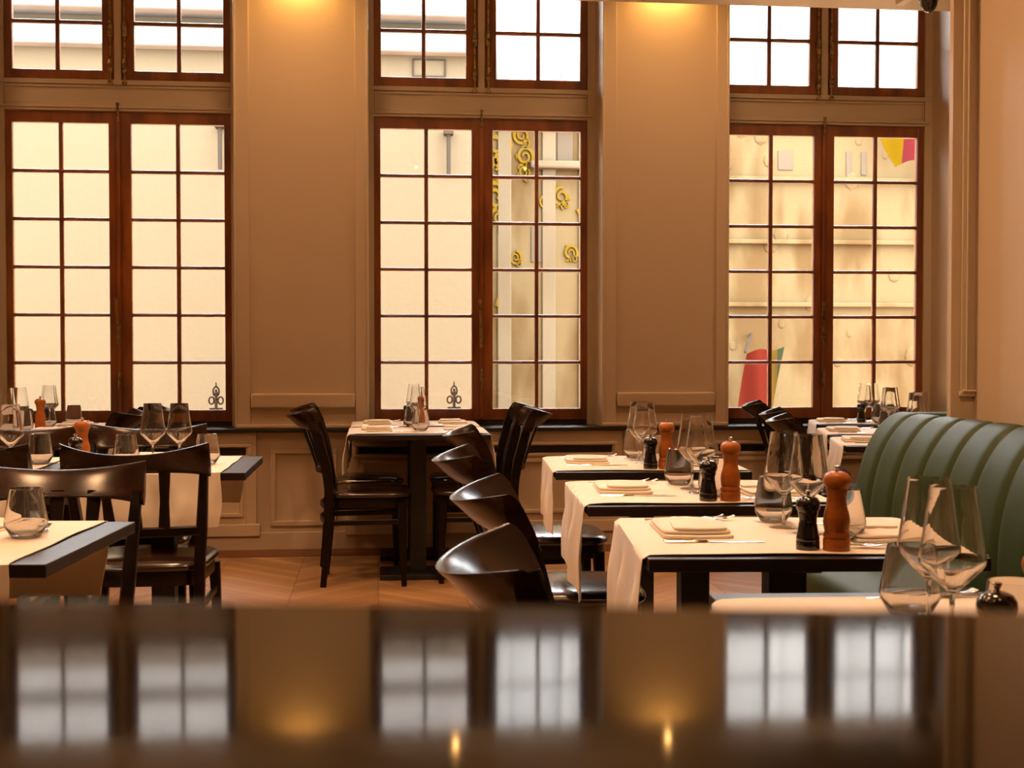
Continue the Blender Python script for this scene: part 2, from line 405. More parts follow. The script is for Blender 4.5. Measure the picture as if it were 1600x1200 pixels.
# far end cap
cap = [bq_fn(0, v/44) for v in range(45)]
tb = bmesh.new(); vs = [tb.verts.new(c) for c in cap]; tb.faces.new(vs); mb.merge(tb)
mb.build('backrest', M['green'], bq, smooth=50)
mb = MB(); mb.box(BX-.52, BX-.10, Y0, Y1-.02, .34, .462, .035); mb.build('seat_cushion', M['green'], bq, smooth=60)
mb = MB(); mb.box(BX-.49, BX+.07, Y0, Y1-.03, .06, .345, .01); mb.build('base', M['green'], bq)
mb = MB(); mb.box(BX-.44, BX+.05, Y0, Y1-.05, 0, .06); mb.build('plinth', M['black_iron'], bq, smooth=0)
mb = MB(); mb.box(BX+.02, 2.42, 4.555, 4.66, .06, .948, .03); mb.build('return_panel', M['green'], bq, smooth=60)
tag(bq, 'long dark green channel-tufted leather banquette along the right pier', 'banquette')

# ------------------------------------------------------------------ furniture makers
def make_table(w, d, ax):
    def f():
        r = empty('dining_table'); tag(r, cat='table')
        MB().box(-w/2, w/2, -d/2, d/2, .733, .76, .0025).build('table_top', M['table_wood'], r)
        mb = MB(); mb.box(-.042, .042, -.042, .042, .028, .715, .004); mb.build('pedestal', M['black_iron'], r)
        mb = MB(); bx, by = (.20, .14) if ax == 'x' else (.14, .20); mb.box(-bx, bx, -by, by, 0, .028, .004); mb.build('base_plate', M['black_iron'], r)
        mb = MB(); mb.box(-.22, .22, -.03, .03, .712, .733, .003); mb.box(-.03, .03, -.22, .22, .713, .7325, .003); mb.build('support_bracket', M['black_iron'], r)
        return r
    return f
def make_chair():
    r = empty('dining_chair'); tag(r, cat='chair')
    post = [(0, 0), (.022, .25), (.030, .46), (.015, .60), (-.010, .70), (-.036, .802)]
    for s_ in (-1, 1):
        pts = [(x, s_*(.190 + .026*max(0, (z-.46)/.36)), z) for x, z in post]
        # smooth the path
        P = []
        for i in range(len(pts)-1):
            for q in range(4):
                t = q/4; a = [Vector(pts[max(0, min(len(pts)-1, i+d))]) for d in (-1, 0, 1, 2)]
                P.append(.5*((2*a[1]) + (-a[0]+a[2])*t + (2*a[0]-5*a[1]+4*a[2]-a[3])*t*t + (-a[0]+3*a[1]-3*a[2]+a[3])*t**3))
        P.append(Vector(pts[-1]))
        n = len(P); sz = [(.0135 + .004*math.sin(math.pi*min(1, i/(n-1)*1.1)), .0150 + .0085*math.sin(math.pi*min(1, .66*i/(n-1)))) for i in range(n)]
        sz[-1] = (.0125, .0165); sz[-2] = (.0130, .0180)
        MB().sweep(P, sz, up=(1, 0, 0)).build('leg', M['dark_wood'], r)
    def crest(u, v):
        a = (u*2-1); t = v*2*math.pi
        y = .234*a; cx = -.050 - .094*(1-a*a)
        zt = .850 + .032*a*a; zb = .783 - .018*abs(a)**4
        c, s_ = math.cos(t), math.sin(t)
        h = math.copysign(abs(s_)**.55, s_); th = math.copysign(abs(c)**.8, c)
        z = (zt+zb)/2 + (zt-zb)/2*h
        lean = -.036*h - .010*h*abs(h)
        taper = 1
        return Vector((cx + lean*(1-.50*abs(a)**4) + (.0115+.0105*abs(a)**6)*th*(1.1-.35*h)*taper, y - a*.0, z))
    mb = MB(); t = bmesh.new(); NU, NV = 32, 20
    vs = [[t.verts.new(crest(u/NU, v/NV)) for v in range(NV)] for u in range(NU+1)]
    for i in range(NU):
        for j in range(NV): t.faces.new((vs[i][j], vs[i+1][j], vs[i+1][(j+1) % NV], vs[i][(j+1) % NV]))
    t.faces.new(vs[0]); t.faces.new(list(reversed(vs[-1]))); bmesh.ops.recalc_face_normals(t, faces=t.faces); mb.merge(t)
    mb.build('crest_rail', M['crest_wood'], r, smooth=50)
    # lower back rail, bent
    pts = [(.008 - .045*(1-a*a), .198*a, .585) for a in [k/8-1 for k in range(17)]]
    MB().sweep(pts, (.010, .016), up=(0, 0, 1)).build('back_rail', M['dark_wood'], r)
    for k in (-1, 0, 1):
        y0, y1 = .085*k, .098*k
        a0 = y0/.198; a1 = y1/.234
        x0 = .008 - .045*(1-a0*a0); x1 = -.050 - .094*(1-a1*a1) + .030
        MB().sweep([(x0, y0, .588), ((x0+x1)/2+.004, (y0+y1)/2, .69), (x1, y1, .800)], [(.019, .006), (.0145, .006), (.019, .006)], up=(1, 0, 0)).build('slat', M['dark_wood'], r)
    # seat frame and padded seat
    def outline(o, n=44):
        out = []
        for k in range(n):
            t = 2*math.pi*k/n; c, s_ = math.cos(t), math.sin(t)
            e = .42
            x = math.copysign(abs(c)**e, c); y = math.copysign(abs(s_)**e, s_)
            X = .222 + (.198+o)*x; hw = (.192+o) + .024*(x+1)/2
            X += .018*(1-y*y) if x > 0 else 0
            out.append((X, y*hw))
        return out
    def slab(layers, name, m, sm=60):
        t = bmesh.new(); rings = [[t.verts.new((x, y, z)) for x, y in outline(o)] for o, z in layers]
        for r0, r1 in zip(rings, rings[1:]):
            q = len(r0)
            for k in range(q): t.faces.new((r0[k], r0[(k+1) % q], r1[(k+1) % q], r1[k]))
        t.faces.new(list(reversed(rings[0])))
        cen = t.verts.new((.235, 0, layers[-1][1] + .003)); q = len(rings[-1])
        for k in range(q): t.faces.new((rings[-1][k], rings[-1][(k+1) % q], cen))
        mb = MB(); mb.merge(t); return mb.build(name, m, r, smooth=sm)
    slab([(-.012, .395), (-.008, .395), (-.006, .400), (-.006, .442), (-.010, .444)], 'seat_frame', M['dark_wood'], 40)
    slab([(-.010, .443), (.004, .446), (.008, .455), (.004, .466), (-.012, .476), (-.05, .483), (-.11, .486)], 'seat', M['leather'], 70)
    for s_ in (-1, 1):
        MB().sweep([(.402, s_*.205, 0), (.398, s_*.200, .25), (.392, s_*.193, .42)], [(.012, .013), (.016, .018), (.019, .022)], up=(1, 0, 0)).build('leg', M['dark_wood'], r)
        MB().sweep([(.018, s_*.190, .32), (.400, s_*.200, .325)], (.007, .013), up=(0, 0, 1)).build('stretcher', M['dark_wood'], r)
    MB().sweep([(.016 - .03*(1-a*a), .195*a, .33) for a in [k/6-1 for k in range(13)]], (.008, .013), up=(0, 0, 1)).build('stretcher', M['dark_wood'], r)
    return r

def make_wine():
    r = empty('wine_glass'); tag(r, cat='wine glass')
    out = [(.0005, .076), (.006, .078), (.020, .0905), (.040, .1115), (.0445, .118), (.0455, .124), (.0445, .131), (.0375, .176), (.0315, .222), (.0312, .2245), (.0302, .2245), (.0302, .222),
           (.0363, .176), (.0432, .131), (.0441, .125), (.0432, .119), (.038, .1125), (.018, .0935), (.006, .0835), (0, .0825)]
    MB().lathe(out, 44).build('bowl', M['glass'], r, smooth=60)
    st = [(0, 0), (.0345, 0), (.0355, .0012), (.034, .002), (.012, .0045), (.0048, .009), (.0036, .02), (.0034, .055), (.0042, .072), (.0058, .0775), (0, .0777)]
    MB().lathe(st, 36).build('stem', M['glass'], r, smooth=60)
    return r
def make_tumbler():
    out = [(0, .0), (.026, .0), (.031, .003), (.0445, .026), (.0465, .034), (.0460, .040), (.0350, .1095), (.0345, .1105), (.0335, .1100), (.0443, .040), (.0447, .034), (.042, .027), (.030, .010), (.024, .0075), (0, .0072)]
    o = MB().lathe(out, 44).build('tumbler', M['glass'], smooth=60); tag(o, cat='glass tumbler'); return o
def make_mill(hgt, black):
    def f():
        r = empty('salt_mill' if not black else 'pepper_mill'); tag(r, cat='mill')
        m = M['mill_black'] if black else M['mill_wood']
        if not black:
            body = [(0, 0), (.0265, 0), (.0275, .002), (.0275, .024), (.0265, .026), (.026, .028), (.0275, .030), (.0275, .034), (.0245, .040), (.0262, .050), (.0272, .062), (.0255, .076), (.0215, .090), (.0190, .104), (.0192, .112), (.0205, .120), (.0225, .127), (.0225, .129), (0, .129)]
            head = [(0, .1292), (.0215, .1292), (.0225, .131), (.0268, .138), (.0285, .146), (.0268, .154), (.0215, .160), (.012, .1635), (0, .1645)]
            k = hgt/.176
        else:
            body = [(0, 0), (.0235, 0), (.0245, .002), (.0245, .018), (.0235, .020), (.0243, .022), (.0240, .027), (.0215, .036), (.0195, .048), (.0180, .060), (.0185, .068), (.0208, .076), (.0208, .078), (0, .078)]
            head = [(0, .0782), (.0198, .0782), (.0206, .080), (.0238, .086), (.0250, .093), (.0240, .101), (.0195, .108), (.012, .1115), (0, .1125)]
            k = hgt/.124
        MB().lathe([(a*k, b*k) for a, b in body], 36).build('body', m, r, smooth=35)
        MB().lathe([(a*k, b*k) for a, b in head], 36).build('head', m, r, smooth=50)
        zt = head[-1][1]
        MB().lathe([(0, (zt-.001)*k), (.0045*k, (zt-.001)*k), (.0035*k, (zt+.003)*k), (.0045*k, (zt+.005)*k), (.0062*k, (zt+.008)*k), (.0058*k, (zt+.011)*k), (0, (zt+.012)*k)], 16).build('knob', M['steel'], r, smooth=60)
        return r
    return f
def runner(w, name_loc, rz, length, drop0, drop1, axis, label, seed, drop_taper=0.0, zt=.7608):
    """table runner: lies along 'axis', hangs over both ends. length = table size along the axis"""
    rnd = random.Random(seed); ph = [rnd.uniform(0, 6.28) for _ in range(6)]
    R0 = .010; th = .0016
    half = length/2 + .004
    tot = drop0 + length + drop1
    def fn(u, v):
        s_ = u; a = v-.5
        d0 = drop0*(1 + drop_taper*a); d1 = drop1*(1 + drop_taper*a)
        L = d0 + 2*half + d1; q = s_*L
        if q < d0:
            h = d0-q; X = -half; Z = zt-h; hang = h; sg = -1
        elif q < d0+2*half: X = -half+(q-d0); Z = zt; hang = 0; sg = 0
        else: h = q-d0-2*half; X = half; Z = zt-h; hang = h; sg = 1
        # rounded edge
        if sg == 0:
            e = half-abs(X)
            if e < R0: Z -= (R0-math.sqrt(max(0, R0*R0-(R0-e)**2)))*.9
        off = 0
        if hang > 0:
            off = .003 + .016*min(1, hang/.1)*(math.sin(a*15+ph[0])*.6+math.sin(a*27+ph[1])*.3)*min(1, hang/.12) + .012*min(1, hang/.15)
        wv = w*(1-.05*min(1, hang/.2)); zr = .0 if hang else .0009*(math.sin(X*11+ph[2])+math.sin(a*9+ph[3])+2)*min(1, (half-abs(X))/.05)
        return (X+sg*max(.002, off), a*wv + (.006*math.sin(hang*25+ph[4]) if hang else .002*math.sin(X*20+ph[5])), Z+zr+.0008)
    def fn2(u, v):
        X, Yv, Z = fn(u, v)
        return Vector((X, Yv, Z)) if axis == 'x' else Vector((Yv, X, Z))
    mb = MB(); mb.grid(fn2, 110, 30, thick=-th)
    o = mb.build('table_runner', M['linen'], smooth=60); o.location = name_loc; o.rotation_euler.z = rz
    tag(o, label, 'table runner', 'cream linen runners across the dining tables'); return o
def make_napkin():
    mb = MB()
    def lay(hx, hy, z0, h, ox=0, oy=0, sk=0):
        def fn(u, v):
            t = v*2*math.pi; c, s_ = math.cos(t), math.sin(t)
            e = .22; r = math.sin(math.pi*min(1, max(0, u)))
            x = math.copysign(abs(c)**e, c); y = math.copysign(abs(s_)**e, s_)
            k = (0, .96, .995, 1, .99, .95, .6, 0.0)[int(round(u*7))]
            zz = (0, 0, .18, .5, .82, .97, 1.10, 1.14)[int(round(u*7))]
            return Vector((ox + hx*x*k + sk*y*k, oy + hy*y*k, z0 + h*zz*(1+.10*math.sin(x*3+y*2))))
        t = bmesh.new(); N = 40
        vs = [[t.verts.new(fn(i/7, j/N)) for j in range(N)] for i in range(8)]
        for i in range(7):
            for j in range(N): t.faces.new((vs[i][j], vs[i][(j+1) % N], vs[i+1][(j+1) % N], vs[i+1][j]))
        bmesh.ops.remove_doubles(t, verts=t.verts, dist=1e-5); bmesh.ops.recalc_face_normals(t, faces=t.faces); mb.merge(t)
    lay(.080, .130, 0, .009); lay(.077, .122, .009, .008, -.001, .003, .002); lay(.060, .070, .017, .007, .010, -.045, .006)
    o = mb.build('linen_napkin', M['napkin'], smooth=50); tag(o, cat='napkin'); return o
def flat_shape(outline_w, length, n, zf, th, mb):
    """strip along +x with half width outline_w(t), height profile zf(t)"""
    t = bmesh.new(); rows = []
    for i in range(n+1):
        q = i/n; w = outline_w(q); z = zf(q); x = q*length
        rows.append([t.verts.new((x, -w, z)), t.verts.new((x, -w*.5, z+th)), t.verts.new((x, w*.5, z+th)), t.verts.new((x, w, z)), t.verts.new((x, 0, z-.0003))])
    for a, b in zip(rows, rows[1:]):
        for k in range(5): t.faces.new((a[k], a[(k+1) % 5], b[(k+1) % 5], b[k]))
    t.faces.new(rows[0]); t.faces.new(rows[-1]); bmesh.ops.recalc_face_normals(t, faces=t.faces); mb.merge(t)
def make_fork():
    mb = MB()
    flat_shape(lambda q: .0075-.0045*min(1, q*1.6)+.008*max(0, (q-.82)/.18)**.8, .148, 22, lambda q: .001+.010*math.sin(q*2.6)**2*.6+(.006*max(0, q-.6)), .0018, mb)
    for k in range(4):
        y = -.0086+.0057*k
        mb.sweep([(.145, y*.92, .0075), (.160, y, .0055), (.178, y, .0075), (.192, y, .0135)], [(.0019, .0008), (.0016, .0008), (.0014, .0007), (.0008, .0006)])
    o = mb.build('dinner_fork', M['steel'], smooth=60); tag(o, cat='fork'); return o
def make_knife():
    mb = MB()
    flat_shape(lambda q: .0062-.0018*abs(q-.4)*2, .095, 12, lambda q: .0015, .0045, mb)
    flat_shape(lambda q: .0045+.0045*math.sin(min(1, q)*math.pi*.8)-.002*q, .125, 16, lambda q: .0025, .0008, mb)
    me = mb.bm; me.verts.ensure_lookup_table()
    for v in me.verts[13*5:]: v.co.x += .093
    o = mb.build('dinner_knife', M['steel'], smooth=60); tag(o, cat='knife'); return o

# ------------------------------------------------------------------ tables, chairs and what stands on them
def rot(p, a): return (p[0]*math.cos(a)-p[1]*math.sin(a), p[0]*math.sin(a)+p[1]*math.cos(a))
def loc_of(t, p, z=.0):
    q = rot(p, t['rz']); return (t['c'][0]+q[0], t['c'][1]+q[1], z)
TAB = {
 'T5': dict(c=(.885, 1.785), rz=R(-4), w=.69, d=.66, ax='x', ph='nearest table of the banquette row', s='half hidden by the bar'),
 'T4': dict(c=(.910, 2.795), rz=R(-5), w=.69, d=.64, ax='x', ph='second banquette-row table from the bar'),
 'T3': dict(c=(.925, 3.690), rz=R(-3.5), w=.69, d=.67, ax='x', ph='third banquette-row table from the bar'),
 'T2': dict(c=(.972, 4.660), rz=R(-4), w=.68, d=.66, ax='x', ph='fourth banquette-row table, its far end'),
 'WF': dict(c=(.210, 6.715), rz=0, w=.71, d=.62, ax='x', ph='front table of the pair below the middle window'),
 'WB': dict(c=(.213, 7.340), rz=0, w=.71, d=.60, ax='x', ph='back table against the middle window sill'),
 'L0': dict(c=(-.965, 2.910), rz=R(-5), w=.70, d=.63, ax='y', ph='front table at the left edge'),
 'L1': dict(c=(-.780, 4.800), rz=0, w=.655, d=.69, ax='y', ph='table beneath the right half of the left window'),
 'LB': dict(c=(-1.470, 4.800), rz=0, w=.69, d=.69, ax='y', ph='left neighbour table in the second row from the left window'),
 'KF': dict(c=(-1.880, 6.715), rz=0, w=.71, d=.62, ax='x', ph='front table of the pair below the left window'),
 'KB': dict(c=(-1.880, 7.340), rz=0, w=.71, d=.60, ax='x', ph='back table against the left window sill'),
 'F1': dict(c=(2.918, 7.225), rz=R(-14), w=.74, d=.54, ax='x', ph='farthest table by the right window'),
 'F2': dict(c=(2.669, 6.364), rz=R(-14), w=.74, d=.60, ax='x', ph='middle table by the right window'),
 'F3': dict(c=(2.477, 5.630), rz=R(-14), w=.74, d=.60, ax='x', ph='table by the right window just behind the banquette end'),
}
TLAB = {
 'T5': 'dark table of the banquette row nearest the bar, mostly below its edge',
 'T4': 'dark square table of the banquette row, second from the bar, thick front edge',
 'T3': 'dark square table of the banquette row, third from the bar',
 'T2': 'dark square table at the far end of the banquette row, fourth from bar',
 'WF': 'dark pedestal table below the middle window, front one of the joined pair',
 'WB': 'dark pedestal table touching the middle window sill, rear of the joined pair',
 'L0': 'dark square table at the left edge of the room nearest the bar',
 'L1': 'dark square table with bare right corner, before the left window',
 'LB': 'dark table behind the left chair backs, cut by the left edge of view',
 'KF': 'dark table below the left window, front one of its joined pair',
 'KB': 'dark table touching the left window sill, rear of its joined pair',
 'F1': 'dark table farthest back by the right window, touching its sill',
 'F2': 'dark table by the right window, middle of the three cloth-covered ones',
 'F3': 'dark table by the right window, nearest of three behind the banquette',
}
for k, t in TAB.items():
    place(('table', t['w'], t['d'], t['ax']), make_table(t['w'], t['d'], t['ax']), (t['c'][0], t['c'][1], 0), t['rz'], TLAB[k], 'dark square restaurant tables')
RUN = {'T5': (.52, .2, .1), 'T4': (.575, .25, .02), 'T3': (.60, .235, .02), 'T2': (.60, .20, .02), 'WF': (.55, .20, .20), 'WB': (.53, .20, .20), 'L0': (.56, .19, .19), 'L1': (.50, .19, .19),
       'LB': (.56, .19, .19), 'KF': (.55, .20, .20), 'KB': (.53, .20, .20), 'F1': (.49, .22, .20), 'F2': (.56, .22, .20), 'F3': (.56, .22, .20)}
for i, (k, t) in enumerate(TAB.items()):
    w, d0, d1 = RUN[k]; L = t['w'] if t['ax'] == 'x' else t['d']
    runner(w, (t['c'][0], t['c'][1], 0), t['rz'], L, d0, d1, t['ax'], 'cream runner on the ' + t['ph'], i+3, drop_taper=(-.28 if k in ('T2', 'T3') else -.05))
CH = [
 ((.278, 1.930), -4, 'dark wooden chair with its glossy curved back nearest the bar'),
 ((.350, 2.835), -3, 'dark wooden chair, second curved back from the bar in the banquette row'),
 ((.352, 3.830), -2, 'dark wooden chair at the third banquette-row table, shiny leather seat showing'),
 ((.442, 4.960), -2, 'dark wooden chair at the far fourth banquette-row table'),
 ((-.272, 6.615), 0, 'dark wooden chair left of the middle window table, front of two, in full side view'),
 ((-.300, 7.240), 0, 'dark wooden chair left of the middle window table, rear one by the wall'),
 ((.722, 6.670), 180, 'dark wooden chair right of the middle window table, front of two'),
 ((.735, 7.260), 180, 'dark wooden chair right of the middle window table, rear one by the sill'),
 ((-.780, 4.300), 90, 'dark wooden chair with its back to the bar at the second left table'),
 ((-1.350, 4.310), 90, 'dark wooden chair with its back to the bar, cut by the left edge of view'),
 ((-.850, 3.440), -86, 'dark wooden chair facing the bar, its wide curved back large at the left'),
 ((-.935, 5.300), -90, 'dark wooden chair facing the bar behind the two wine glasses at left'),
 ((-1.425, 5.290), -90, 'dark wooden chair facing the bar behind the orange mill at left'),
 ((-1.345, 6.640), 180, 'dark wooden chair right of the left window table, front of two'),
 ((-1.335, 7.260), 180, 'dark wooden chair right of the left window table, rear one under the panes'),
 ((2.340, 7.400), -14, 'dark wooden chair by the right window sill, slatted back leaning left'),
 ((2.150, 6.410), -14, 'dark wooden chair by the right window, middle of three'),
 ((1.985, 5.765), -14, 'dark wooden chair by the right window, nearest of three, behind the wine glasses'),
]
for (x, y), a, lab in CH:
    place('chair', make_chair, (x, y, 0), R(a), lab, 'dark wooden bistro chairs with leather seats')

ZT = .7642
def wine(x, y, lab): place('wine', make_wine, (x, y, ZT), 0, lab, 'stemmed wine glasses')
def tumb(x, y, lab): place('tumbler', make_tumbler, (x, y, ZT), random.random()*3, lab, 'short water tumblers')
def mill(x, y, blk, lab): place(('mill', blk), make_mill(.124 if blk else .176, blk), (x, y, ZT if True else .76), random.random()*3, lab, 'black pepper mills' if blk else 'orange wooden salt mills')
W_ = [
 (.938, 2.885, 'clear wine glass on the second banquette-row table, its left-hand one'),
 (.962, 2.785, 'clear wine glass on the second banquette-row table, directly behind the black mill'),
 (.936, 3.748, 'clear wine glass on the third banquette-row table, rear of two'),
 (.935, 3.640, 'clear wine glass on the third banquette-row table, front of two above the black mill'),
 (.980, 4.740, 'clear wine glass on the far banquette-row table, rear of two'),
 (.978, 4.625, 'clear wine glass on the far banquette-row table, front of two'),
 (.805, 1.800, 'large blurred wine glass near the bar at right, rear of two'),
 (.790, 1.690, 'large blurred wine glass nearest the bar at right'),
 (.213, 6.800, 'clear wine glass on the front middle window table'),
 (.211, 7.480, 'clear wine glass on the back middle window table'),
 (-.806, 4.718, 'clear wine glass before the left window, left one of the pair above the chair back'),
 (-.712, 4.718, 'clear wine glass before the left window, right one of the pair above the chair back'),
 (-1.285, 4.660, 'clear wine glass at the left edge of view behind the chair backs'),
 (-1.862, 6.930, 'clear wine glass on the left window table, just left of the orange mill'),
 (-1.900, 6.830, 'clear wine glass on the left window table, farthest left'),
 (-1.840, 7.430, 'clear wine glass on the left window sill table, rear left of the pair'),
 (-1.800, 7.300, 'clear wine glass on the left window sill table, rear right of the pair'),
 (2.850, 7.260, 'clear wine glass on the farthest right window table, left one'),
 (2.925, 7.340, 'clear wine glass on the farthest right window table, right one'),
 (2.640, 6.400, 'clear wine glass on the middle right window table, front one'),
 (2.690, 6.490, 'clear wine glass on the middle right window table, rear one'),
 (2.440, 5.600, 'clear wine glass on the table behind the banquette end, front one'),
 (2.500, 5.700, 'clear wine glass on the table behind the banquette end, rear one'),
]
for x, y, l in W_: wine(x, y, l)
T_ = [
 (.948, 2.995, 'clear water tumbler on the second banquette-row table, left behind the wine stems'),
 (1.015, 2.700, 'clear water tumbler on the second banquette-row table, between the two mills'),
 (.925, 3.868, 'clear water tumbler on the third banquette-row table, rear one'),
 (.950, 3.545, 'clear water tumbler on the third banquette-row table, beside the black mill'),
 (.988, 4.860, 'clear water tumbler on the far banquette-row table, rear left one'),
 (.992, 4.520, 'clear water tumbler on the far banquette-row table, behind the black mill'),
 (.822, 1.905, 'blurred water tumbler near the bar, below the large wine glasses'),
 (.830, 1.590, 'blurred water tumbler with bright rim at the lower right beside the bar'),
 (.222, 6.650, 'clear water tumbler on the front middle window table, near its edge'),
 (.190, 7.050, 'clear water tumbler on the middle window tables, second from the front'),
 (-.914, 4.790, 'clear water tumbler on the second left table, left of the wine glasses'),
 (-.620, 4.764, 'clear water tumbler on the second left table, right of the wine glasses'),
 (-1.225, 4.815, 'clear water tumbler behind the left chair backs, below the left window'),
 (-.770, 2.904, 'clear water tumbler standing on the front left table'),
 (-1.780, 7.160, 'clear water tumbler on the left window table, right of the orange mill'),
 (-1.700, 7.420, 'clear water tumbler on the left window table, farthest right against the panes'),
 (-1.800, 6.770, 'clear water tumbler on the left window table, just left of the orange mill'),
 (2.870, 7.080, 'clear water tumbler on the farthest right window table, beside the black mill'),
 (2.965, 7.150, 'clear water tumbler on the farthest right window table, second one'),
 (2.590, 6.300, 'clear water tumbler on the middle right window table'),
 (2.420, 5.500, 'clear water tumbler on the table just behind the banquette end'),
]
for x, y, l in T_: tumb(x, y, l)
K_ = [
 (.886, 2.565, 1, 'black pepper mill on the front edge of the second banquette-row table'),
 (.941, 2.548, 0, 'orange wooden mill on the front edge of the second banquette-row table'),
 (.905, 3.440, 1, 'black pepper mill on the third banquette-row table'),
 (.965, 3.432, 0, 'orange wooden mill on the third banquette-row table'),
 (.950, 4.400, 1, 'black pepper mill on the far banquette-row table'),
 (1.006, 4.395, 0, 'orange wooden mill on the far banquette-row table'),
 (.765, 1.512, 1, 'black pepper mill at the lower right, only its top above the bar'),
 (.822, 1.500, 0, 'orange wooden mill at the right edge of view by the bar'),
 (.168, 7.215, 1, 'black pepper mill on the middle window table'),
 (.250, 7.200, 0, 'orange wooden mill seen through the wine glass on the middle window table'),
 (-1.050, 4.705, 0, 'orange wooden mill behind the chair backs before the left window'),
 (-1.052, 4.610, 1, 'black pepper mill behind the chair backs before the left window'),
 (-1.775, 6.990, 0, 'orange wooden mill on the left window table among the glasses'),
 (-1.860, 7.080, 1, 'black pepper mill seen through the glasses on the left window table'),
 (2.800, 7.190, 1, 'black pepper mill on the farthest right window table'),
]
for x, y, b, l in K_: mill(x, y, b, l)
def nap(t, p, a, lab): place('napkin', make_napkin, loc_of(TAB[t], p, ZT), TAB[t]['rz']+a, lab, 'folded linen napkins')
def fork(t, p, a, lab): place('fork', make_fork, loc_of(TAB[t], p, ZT), TAB[t]['rz']+a, lab, 'steel dinner forks')
def knife(t, p, a, lab): place('knife', make_knife, loc_of(TAB[t], p, ZT), TAB[t]['rz']+a, lab, 'steel dinner knives')
def setting(t, side, ph, full=True, dy=0):
    """side: rotation of the setting about the table; items written for a guest facing +x at the -x side"""
    a = R(side)
    def P(x, y): return rot((x, y), a)
    hx = (TAB[t]['w'] if TAB[t]['ax'] == 'x' else TAB[t]['d'])/2
    nap(t, P(-hx+(.10 if t[0] == 'F' else .14), .045+dy), a + R(random.uniform(-2, 2)), 'folded cream napkin ' + ph)
    knife(t, P(-hx+.055, -.128+dy), a + R(random.uniform(-2, 1)), 'steel knife ' + ph)
    fork(t, P(-hx+.085, .210+dy), a + R(random.uniform(4, 9)), 'steel fork ' + ph + (', outer one' if full else ''))
    if full: fork(t, P(-hx+.060, .245+dy), a + R(random.uniform(-4, 2)), 'steel fork ' + ph + ', second one')
for t, n in (('T4', 'second'), ('T3', 'third'), ('T2', 'fourth')):
    setting(t, 0, 'at the chair side of the %s banquette-row table' % n)
    setting(t, 180, 'at the banquette side of the %s banquette-row table' % n, t == 'T4', dy=(-.03 if t == 'T4' else 0))
fork('T5', (-.10, .245), R(5), 'steel fork tips showing just over the bar edge, left one')
fork('T5', (-.03, .235), R(8), 'steel fork tips showing just over the bar edge, right one')
setting('WF', 0, 'on the left of the front middle window table', False, dy=-.02)
setting('WF', 180, 'on the right of the front middle window table', False, dy=-.02)
setting('WB', 0, 'on the left of the back middle window table', False, dy=-.02)
setting('WB', 180, 'on the right of the back middle window table', False, dy=-.02)
nap('L1', (.01, -.20), R(90), 'folded cream napkin on the second left table, facing the bar')
fork('L1', (.165, -.27), R(86), 'steel fork on the second left table beside the chair post')
nap('L1', (-.02, .20), R(-90), 'folded cream napkin on the far side of the second left table')
fork('LB', (.235, .02), R(-20), 'steel fork on the cloth behind the left chair backs')
nap('L0', (-.02, .17), R(-90), 'folded cream napkin on the front left table')
fork('L0', (.165, .245), R(-75), 'steel fork on the front left table right of the tumbler')
fork('L0', (.115, .275), R(-100), 'steel fork behind the tumbler on the front left table')
knife('L0', (.10, -.30), R(110), 'steel knife at the left border on the front left table')
setting('KF', 180, 'on the right of the front left window table', False)
setting('KB', 180, 'on the right of the left window sill table', False, dy=-.02)
for t, n in (('F1', 'farthest'), ('F2', 'middle'), ('F3', 'nearest')):
    setting(t, 0, 'on the %s of the three right window tables' % n, False, dy=-.03)

# ------------------------------------------------------------------ security camera under the beam
sc = empty('security_camera', (2.262, 5.10, 2.588)); tag(sc, 'small white dome security camera with smoked eye hanging before the beam', 'security camera')
MB().lathe([(0, .125), (.095, .125), (.100, .115), (.092, .085), (.066, .055), (.046, .045), (.040, .040), (0, .040)], 32).build('housing', M['white_plastic'], sc, smooth=60)
MB().lathe([(.041, .040), (.042, .034), (.036, .030), (.034, .012), (.026, -.004), (.013, -.014), (0, -.017)], 32).build('dome', M['smoke_plastic'], sc, smooth=70)
mb = MB(); mb.box(-.02, .02, .05, .30, .09, .12, .006); mb.build('bracket', M['white_plastic'], sc)

# ------------------------------------------------------------------ lamps
def lamp_point(name, loc, power, size, col=WARM, typ='POINT', rotx=0, spot=None, parent=None, blend=.6):
    ld = bpy.data.lights.new(name, typ); ld.energy = power; ld.color = col
    if typ in ('POINT', 'SPOT'): ld.shadow_soft_size = size
    else: ld.size = size
    if spot: ld.spot_size = R(spot); ld.spot_blend = blend
    lo = bpy.data.objects.new(name, ld); COL.objects.link(lo); lo.location = loc; lo.rotation_euler = (rotx, 0, 0)
    if parent: lo.parent = parent
    return lo
def make_sconce():
    r = empty('wall_sconce'); tag(r, cat='wall lamp')
    MB().box(-.05, .05, -.012, 0, -.05, .12, .004).build('back_plate', M['brass'], r)
    MB().lathe([(.045, 0), (.075, 0), (.075, .15), (.070, .15), (.070, .004), (.045, .004)], 28, mtx=Matrix.Translation((0, -.095, 0))).build('lamp_shade', M['brass'], r)
    MB().lathe([(0, .03), (.018, .04), (.028, .07), (.018, .1), (0, .11)], 16, mtx=Matrix.Translation((0, -.095, 0))).build('bulb', M['bulb'], r)
    return r
for i, (x, l) in enumerate(((-.45, 'between the left and middle windows'), (1.75, 'between the middle and right windows'))):
    place('sconce', make_sconce, (x, WY-.013, 3.50), 0, 'brass wall lamp high on the pilaster ' + l, 'brass wall lamps')
    lamp_point('sconce_light', (x, WY-.115, 3.47), 18, .03, (1.0, .50, .12), 'SPOT', R(14), 150, blend=.9)
